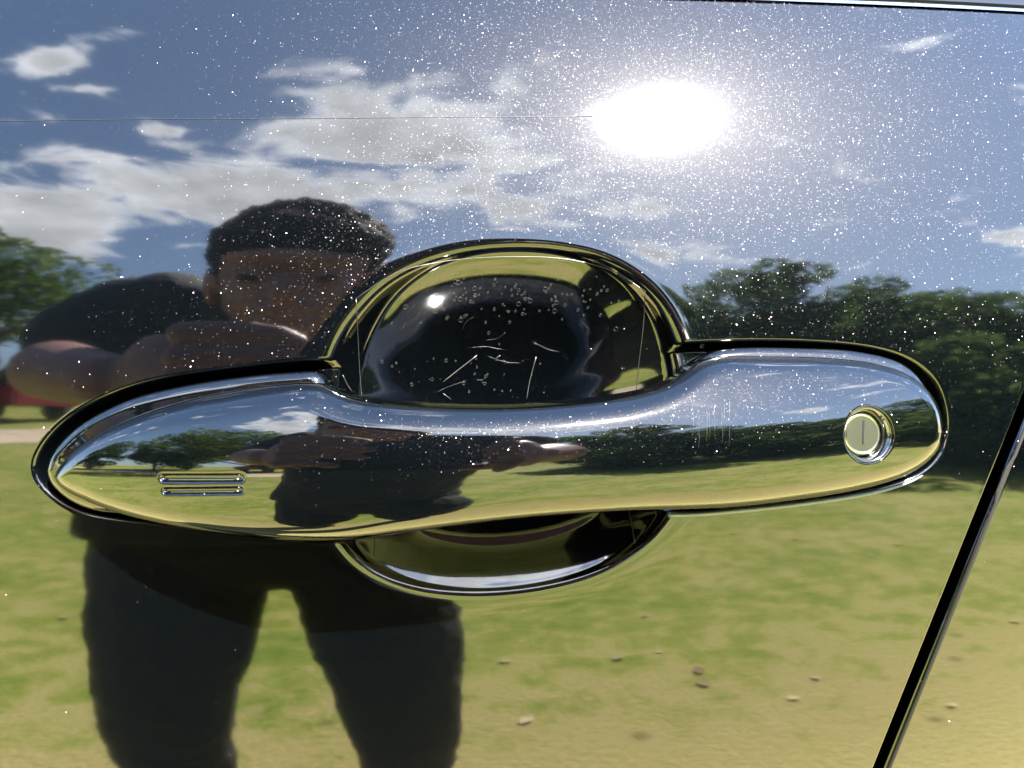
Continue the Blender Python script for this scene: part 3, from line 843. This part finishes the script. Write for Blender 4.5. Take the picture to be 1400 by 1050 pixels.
tree_protos = {}
def make_tree(kind, loc, label, group, scale=1.0, rot=0.0, name='leafy_tree'):
    spec = {'broad': (1, 8.5, 3.6, 1.6, 46, 9000, .16, M_LEAF_B, .32), 'dark': (2, 9.2, 3.4, .4, 80, 17000, .13, M_LEAF_A, .26), 'bushy': (3, 4.6, 2.9, .0, 60, 11000, .11, M_LEAF_A, .16),
            'light': (4, 7.0, 3.1, .6, 70, 13000, .12, M_LEAF_B, .22), 'shade': (5, 7.6, 4.6, 2.3, 50, 11000, .13, M_LEAF_B, .26)}[kind]
    if kind in tree_protos:
        root0 = tree_protos[kind]
        root = root0.copy(); C.objects.link(root)
        for ch in list(root0.children):
            c = ch.copy(); C.objects.link(c); c.parent = root
    else:
        seed, h, r, th, nc, nl, lf, mt, tr = spec
        root = thing(name, label, 'tree'); tree_protos[kind] = root
        q, f, cl = crown_mesh('crown', seed, h, r, th, nc, nl, lf, mt, .55 if kind == 'shade' else 1.0)
        mesh_obj('crown', q, f, mt, root, False)
        rg = random.Random(seed); parts = []
        lean = .5 if kind == 'shade' else .15
        top = h * (.5 if kind == 'shade' else .72)
        pts = [(lean * t * t * rg.uniform(.6, 1.4), .3 * lean * math.sin(3 * t), -.3 + (top + .3) * t) for t in np.linspace(0, 1, 9)]
        parts.append(tube(pts, [tr * (1.25 if i == 0 else 1) * (1 - .85 * i / 8) for i in range(9)], 9))
        for c in cl[:: 4 if kind != 'shade' else 2]:
            k = rg.randint(2, 6); p0 = Vector(pts[k]); p1 = Vector(c[:3]); mid = p0.lerp(p1, .5) + Vector((0, 0, -.08 * (p1 - p0).length))
            r0 = tr * .42 * (1 - .08 * k)
            parts.append(tube([p0, mid, p1], [r0, r0 * .6, r0 * .18], 6))
        mesh_obj('trunk', *merge(parts), M_BARK, root)
    root['label'] = label; root['group'] = group; root['category'] = 'tree'
    root.location = (loc[0], loc[1], float(ground_z(loc[0], loc[1])) - .05); root.scale = (scale, scale, scale); root.rotation_euler = (0, 0, rot)
    return root
def polar(az, r): return (r * math.sin(math.radians(az)), -r * math.cos(math.radians(az)))
def az_of(px, py=560):
    _, r = REFL(px, py); return math.degrees(math.atan2(r[0], -r[1]))
TREES = [('shade', -29.5, 15.5, 1.0, 0, 'spreading tree with a dark leaning trunk beside the sand path'),
         ('light', -44, 24, 1.1, 1.2, 'pale green round tree at the far left of the lawn'),
         ('bushy', -44, 30, 1.0, 2.2, 'low dark bush far behind the sand path'),
         ('bushy', -18, 34, 1.2, .3, 'low dark bush behind the red vehicle'),
         ('light', -8, 36, .9, 4.2, 'pale green tree straight behind the photographer'),
         ('dark', 10, 30, .85, 1.3, 'dark tree to the left of the lit bank'),
         ('dark', 27, 21, .8, 2.5, 'dark dense tree at the left end of the tall row'),
         ('dark', 35, 19, .86, 0.3, 'tallest dark dense tree of the row on the bank'),
         ('bushy', 31, 15, .8, 1.3, 'low dark bush in front of the tall row'),
         ('light', 42, 22, .95, 2.9, 'lighter green tree among the dark row'),
         ('dark', 46, 18, .74, 4.1, 'dark dense tree in the middle of the row'),
         ('bushy', 52, 14, .75, 3.4, 'low dark bush at the foot of the bank'),
         ('dark', 55, 21, .72, 5.0, 'dark dense tree right of the gap in the row'),
         ('light', 61, 23, .9, 1.0, 'lighter green tree right of the gap in the row'),
         ('dark', 69, 19, .8, .9, 'dark dense tree at the right end of the row'),
         ('bushy', 72, 13, .9, 2.0, 'low dark bush at the right end of the row'),
         ('dark', 82, 22, .9, 2.2, 'dark dense tree furthest along to the right'),
         ('light', -52, 26, 1.0, 3.3, 'pale green tree beyond the left end of the path'),
         ('dark', -66, 28, 1.0, 1.9, 'dark tree beyond the left end of the path')]
for kind, az, r, sc, rot, lab in TREES:
    if az > 20: r, sc = r * .62, sc * .73
    make_tree(kind, polar(az, r), lab, 'trees around the lawn', sc, rot)

# ------------------------------------------------------------------ parked red vehicle beyond the path
def red_car(loc, rot):
    root = thing('parked_car', 'red sport utility vehicle parked beyond the sand path', 'car', loc)
    root.rotation_euler = (0, 0, rot)
    prof = [(-2.3, .45), (-2.32, .95), (-2.2, 1.05), (-1.1, 1.16), (2.15, 1.18), (2.3, 1.05), (2.32, .45)]
    cabin = [(-1.15, 1.14), (-.35, 1.78), (1.75, 1.80), (2.18, 1.16)]
    def extr(profile, w0, w1, inset=.0):
        n = len(profile); V = []; 
        for s, w_, dz in ((-1, w1, 1), (-1, w0, 0), (1, w0, 0), (1, w1, 1)):
            pass
        V = [(x, -w0, z) for x, z in profile] + [(x, w0, z) for x, z in profile]
        Fc = [tuple(range(n)), tuple(range(2 * n - 1, n - 1, -1))] + [(i, n + i, n + (i + 1) % n, (i + 1) % n) for i in range(n)]
        return V, Fc
    def bev(o, w_=.06):
        b = o.modifiers.new('bevel', 'BEVEL'); b.width = w_; b.segments = 3; b.limit_method = 'ANGLE'
    body = mesh_obj('body', *extr(prof, .92, .92), M_RED, root, False); bev(body, .1)
    V = []
    for x, z in cabin: V.append((x, -.88 + .18 * (z > 1.5), z))
    for x, z in cabin: V.append((x, .88 - .18 * (z > 1.5), z))
    n = 4
    cab = mesh_obj('cabin', V, [tuple(range(n)), tuple(range(2 * n - 1, n - 1, -1))] + [(i, n + i, n + (i + 1) % n, (i + 1) % n) for i in range(n)], M_RED, root, False); bev(cab, .05)
    def quad(name, pts, m_): 
        o = mesh_obj(name, pts, [(0, 1, 2, 3)], m_, root, False); s = o.modifiers.new('solid', 'SOLIDIFY'); s.thickness = .02; s.offset = 0; return o
    quad('windscreen', [(-1.09, -.76, 1.21), (-1.09, .76, 1.21), (-.43, .64, 1.73), (-.43, -.64, 1.73)], M_GLASS)
    for s in (-1, 1):
        y0, y1 = .885 * s, .715 * s
        for xa, xb, xc, xd in ((-.92, .1, .1, -.28), (.2, 1.1, 1.1, .2), (1.2, 1.95, 1.68, 1.2)):
            quad('side_window', [(xa, y0, 1.2), (xb, y0, 1.2), (xc, y1, 1.72), (xd, y1, 1.72)], M_GLASS)
        o = mesh_obj('headlight', [(-2.31, s * .55, .8), (-2.31, s * .85, .8), (-2.31, s * .85, .95), (-2.31, s * .55, .95)], [(0, 1, 2, 3)], M_LAMP, root, False)
        sm = o.modifiers.new('solid', 'SOLIDIFY'); sm.thickness = .08; sm.offset = 0
        for wx in (-1.45, 1.4):
            def lathe(profile, seg=24):
                V, Fc = [], []
                for r, yy in profile:
                    for k in range(seg):
                        a = 2 * math.pi * k / seg; V.append((wx + r * math.cos(a), s * (.80 + yy), .36 + r * math.sin(a)))
                for i in range(len(profile) - 1):
                    for k in range(seg): Fc.append((i * seg + k, i * seg + (k + 1) % seg, (i + 1) * seg + (k + 1) % seg, (i + 1) * seg + k))
                Fc.append(tuple(range(seg))); Fc.append(tuple(range((len(profile) - 1) * seg, len(profile) * seg)))
                return V, Fc
            wh = mesh_obj('wheel', *lathe([(.36, -.12), (.36, .1), (.33, .14), (.24, .14)]), M_TYRE, root)
            mesh_obj('rim', *lathe([(.235, .10), (.235, .145), (.2, .13), (.06, .135)]), M_RIM, wh)
    return root
az = az_of(40)
px_, py_ = polar(az - 3.5, 17.5)
red_car((px_, py_, float(ground_z(px_, py_))), math.radians(-az))

# ------------------------------------------------------------------ photographer
BX = -.115                     # body centre
def Q(x, yd, z): return (x, -yd, z + (ZC - .97))
def ball(c, r, u=20, v=14, pitch=0.0):
    """ellipsoid about a point; r = (x, y, z) radii, pitch tips its top towards the door"""
    V, Fc = [(0, 0, r[2])], []
    for i in range(1, v):
        t = math.pi * i / v
        for k in range(u):
            p = 2 * math.pi * k / u; V.append((r[0] * math.sin(t) * math.cos(p), r[1] * math.sin(t) * math.sin(p), r[2] * math.cos(t)))
    V.append((0, 0, -r[2])); L = len(V) - 1
    for k in range(u):
        k2 = (k + 1) % u
        Fc.append((0, 1 + k, 1 + k2)); Fc.append((L, 1 + (v - 2) * u + k2, 1 + (v - 2) * u + k))
        for i in range(v - 2):
            Fc.append((1 + i * u + k, 1 + (i + 1) * u + k, 1 + (i + 1) * u + k2, 1 + i * u + k2))
    cp, sp = math.cos(pitch), math.sin(pitch)
    return [(x + c[0], y * cp + z * sp + c[1], -y * sp + z * cp + c[2]) for x, y, z in V], Fc
def limb(pts):
    """round limb through (x, distance, z, radius) joints, with rounded joints"""
    P_ = [Q(*p[:3]) for p in pts]; out = []
    for i in range(len(pts) - 1):
        out.append(tube([P_[i], P_[i + 1]], [pts[i][3], pts[i + 1][3]], 16))
    for p, q in zip(P_, pts): out.append(ball(p, (q[3],) * 3, 16, 12))
    return out
def trunk_loft(secs, seg=28):
    """body section rings: (x, distance, z, half width, half depth, lean)"""
    V, Fc = [], []
    for x, yd, z, rx, ry, ln_ in secs:
        for k in range(seg):
            a = 2 * math.pi * k / seg; yy = ry * math.sin(a)
            c_, s_ = math.cos(a), math.sin(a)
            V.append(Q(x + rx * math.copysign(abs(c_) ** .8, c_), yd + yy * math.cos(ln_), z + yy * math.sin(ln_)))
    n = len(secs)
    for i in range(n - 1):
        for k in range(seg): Fc.append((i * seg + k, i * seg + (k + 1) % seg, (i + 1) * seg + (k + 1) % seg, (i + 1) * seg + k))
    Fc.append(tuple(range(seg - 1, -1, -1))); Fc.append(tuple(range((n - 1) * seg, n * seg)))
    return V, Fc
def grown(name, parts, material, parent=None, voxel=.005, smooth=6, wrinkle=0.0, fold=.07):
    """fuses overlapping masses into one continuous smooth surface"""
    V, Fc = merge(parts)
    me = bpy.data.meshes.new(name); me.from_pydata(V, [], Fc); me.update()
    o = bpy.data.objects.new(name, me); C.objects.link(o)
    bm = bmesh.new(); bm.from_mesh(me); bmesh.ops.recalc_face_normals(bm, faces=bm.faces); bm.to_mesh(me); bm.free()
    r = o.modifiers.new('fuse', 'REMESH'); r.mode = 'VOXEL'; r.voxel_size = voxel
    m_ = o.modifiers.new('smooth', 'SMOOTH'); m_.iterations = smooth; m_.factor = .5
    if wrinkle:
        tx_ = bpy.data.textures.new(name + '_folds', 'CLOUDS'); tx_.noise_scale = fold
        d_ = o.modifiers.new('folds', 'DISPLACE'); d_.texture = tx_; d_.strength = wrinkle; d_.texture_coords = 'GLOBAL'
    bpy.context.view_layer.update()
    dg = bpy.context.evaluated_depsgraph_get()
    ev = bpy.data.meshes.new_from_object(o.evaluated_get(dg)); ev.name = name
    o.modifiers.clear(); o.data = ev
    ev.materials.clear(); ev.materials.append(material)
    ev.polygons.foreach_set('use_smooth', np.ones(len(ev.polygons), bool)); ev.update()
    if parent: o.parent = parent
    return o

HX_, HY_, HZ_ = -.100, .385, 1.157           # head centre (x, distance from the door, height)
body = []
TIP = .30
def HP(dx, dy, dz):
    return Q(HX_ + dx, HY_ + dy * math.cos(TIP) - dz * math.sin(TIP), HZ_ + .004 + dz * math.cos(TIP) + dy * math.sin(TIP))
body += [ball(HP(0, .012, .008), (.074, .092, .088), pitch=.55 + TIP), ball(HP(0, -.030, -.036), (.060, .060, .056), pitch=.5 + TIP),
         ball(HP(0, -.074, -.068), (.030, .022, .020)), ball(HP(0, -.098, -.030), (.013, .020, .017), pitch=TIP),
         ball(HP(0, -.090, -.052), (.024, .012, .008)), ball(HP(0, -.078, .006), (.052, .020, .012))]
for e in (-1, 1):
    body += [ball(HP(e * .078, .018, -.018), (.009, .020, .030)), ball(HP(e * .030, -.080, -.012), (.015, .010, .010))]
body += limb([(HX_, .40, 1.150, .056), (BX, .470, 1.120, .060), (BX, .53, 1.06, .075)])
body.append(trunk_loft([(BX, .53, 1.11, .12, .07, .5), (BX, .56, 1.00, .15, .09, .4), (BX - .02, .60, .90, .15, .10, .3), (BX - .03, .62, .82, .16, .11, .1), (BX - .03, .62, .74, .14, .10, 0)]))
ARML = [(BX - .150, .515, 1.128, .050), (-.282, .485, 1.090, .042), (-.304, .430, 1.034, .035), (-.284, .385, 1.024, .038), (-.240, .325, 1.010, .031), (-.205, .285, 1.000, .027)]
ARMR = [(BX + .150, .515, 1.128, .050), (BX + .215, .480, 1.085, .046), (.150, .430, 1.020, .040), (.138, .385, 1.006, .043), (.108, .330, .996, .034), (.090, .290, .990, .027)]
body += limb(ARML) + limb(ARMR)
def palm(c, r, yaw):
    v, f = ball((0, 0, 0), r, 16, 12); cy, sy = math.cos(yaw), math.sin(yaw)
    return [(x * cy - y * sy + c[0], x * sy + y * cy + c[1], z + c[2]) for x, y, z in v], f
body += [palm(Q(-.168, .252, 1.000), (.040, .017, .041), .75), palm(Q(.066, .252, .990), (.038, .017, .040), -.75)]
def fingers(base, across, along, curl, lens, r0):
    out = []
    for i, L in enumerate(lens):
        b = [base[k] + across[k] * (i - 1.5) for k in range(3)]
        p = [[b[k] + along[k] * L * f + curl[k] * L * g for k in range(3)] for f, g in ((0, 0), (.45, .08), (.76, .24), (.98, .50))]
        out += limb([(*p[0], r0), (*p[1], r0 * .95), (*p[2], r0 * .86), (*p[3], r0 * .72)])
    return out
body += fingers((-.146, .214, 1.002), (-.002, .001, -.0200), (.93, -.06, .16), (.1, .12, -.55), (.072, .080, .076, .060), .0098)
body += limb([(-.158, .252, .990, .013), (-.134, .243, .972, .0115), (-.108, .235, .966, .0095)])
body += fingers((.048, .216, .994), (.002, .001, -.0185), (-.25, -.10, -.45), (-.4, .30, -.2), (.052, .050, .046, .040), .0098)
body += limb([(.056, .250, .970, .013), (.034, .243, .958, .0115), (.010, .235, .954, .0095)])
for sx, px in ((-.30, -.335), (-.012, -.012)):
    body += limb([(sx * .5 + (BX - .03) * .5, .61, .74, .085), (sx, .56, .47, .058), (px, .565, .27, .052), (px, .60, .08, .040)])
person = grown('person', body, M_SKIN, None, .0038, 4)
tag(person, 'photographer in dark tee and trousers bending to hold a phone', 'person')
for e in (-1, 1):
    mesh_obj('eye', *ball(HP(e * .030, -.085, -.016), (.008, .006, .0045), 12, 8), M_LENS, person)
grown('hair', [ball(HP(0, .022, .026), (.083, .096, .080), pitch=.6 + TIP), ball(HP(0, -.038, .040), (.070, .052, .030), pitch=.4 + TIP), ball(HP(0, -.052, .024), (.064, .036, .014), pitch=.5 + TIP), ball(HP(0, .04, -.01), (.080, .070, .06))], M_HAIR, person, .004, 2, .012, .010)
tee = [trunk_loft([(HX_, .408, 1.128, .070, .060, .6), (BX + .006, .44, 1.140, .078, .062, .75), (BX, .478, 1.150, .085, .055, .75), (BX, .505, 1.146, .160, .070, .6), (BX, .54, 1.085, .180, .100, .5), (BX, .565, 1.00, .185, .115, .4), (BX - .02, .60, .90, .185, .125, .3), (BX - .045, .625, .82, .202, .135, .1), (BX - .05, .63, .76, .212, .138, 0)])]
tee += limb([(BX - .130, .515, 1.140, .064), (-.270, .505, 1.128, .064), (-.292, .480, 1.092, .058), (-.298, .466, 1.076, .056)])
tee += limb([(BX + .130, .515, 1.140, .064), (BX + .170, .500, 1.130, .066), (BX + .220, .470, 1.085, .062), (BX + .232, .462, 1.076, .062)])
grown('tee_shirt', tee, M_TEE, person, .006, 6, .012)
tr = [trunk_loft([(BX - .05, .63, .84, .180, .125, 0), (BX - .05, .63, .74, .198, .130, 0), (BX - .040, .62, .69, .150, .110, 0), (BX - .035, .62, .655, .050, .070, 0)])]
tr += limb([(-.258, .61, .70, .104), (-.276, .575, .54, .096), (-.296, .56, .44, .087), (-.328, .56, .27, .082), (-.345, .59, .09, .078)])
tr += limb([(-.040, .60, .70, .104), (-.028, .565, .54, .094), (-.020, .55, .44, .086), (-.014, .555, .27, .080), (-.012, .59, .09, .074)])
grown('trousers', tr, M_TROUSER, person, .007, 5, .010)
for sx in (-.335, -.012):
    grown('shoe', [ball(Q(sx, .60, .055), (.042, .055, .045)), ball(Q(sx - .005, .52, .045), (.046, .09, .040)), ball(Q(sx - .006, .46, .038), (.044, .06, .032))], M_SHOE, person, .006, 3)

# phone in his hands (the lens that took the picture)
def rbox(cx, cy, cz, sx, sy, sz, r, material, name, parent):
    bm = bmesh.new(); bmesh.ops.create_cube(bm, size=1)
    for v in bm.verts: v.co = Vector((v.co.x * sx + cx, v.co.y * sy + cy, v.co.z * sz + cz))
    ed = [e for e in bm.edges if abs((e.verts[0].co - e.verts[1].co).normalized().y) > .9]
    bmesh.ops.bevel(bm, geom=ed, offset=r, segments=5, affect='EDGES')
    me = bpy.data.meshes.new(name); bm.to_mesh(me); bm.free(); me.materials.append(material)
    o = bpy.data.objects.new(name, me); C.objects.link(o); o.parent = parent; return o
phone = thing('phone', 'dark phone held level in both hands of the photographer', 'phone', (-.055, -.219, ZC + .018))
rbox(0, 0, 0, .147, .008, .0715, .010, M_PHONE, 'phone_body', phone)
rbox(.052, .0050, -.014, .035, .0018, .036, .008, M_PHONE, 'camera_plate', phone)
for dx, dz in ((.060, -.023), (.044, -.023), (.044, -.005)):
    V_, F_ = disc_profile([(.0072, .0058), (.0072, .0074), (.0062, .0076), (.0060, .0070)], (dx, 0, dz), (0, 1, 0), 24)
    mesh_obj('camera_lens', V_, F_, M_LENS, phone)
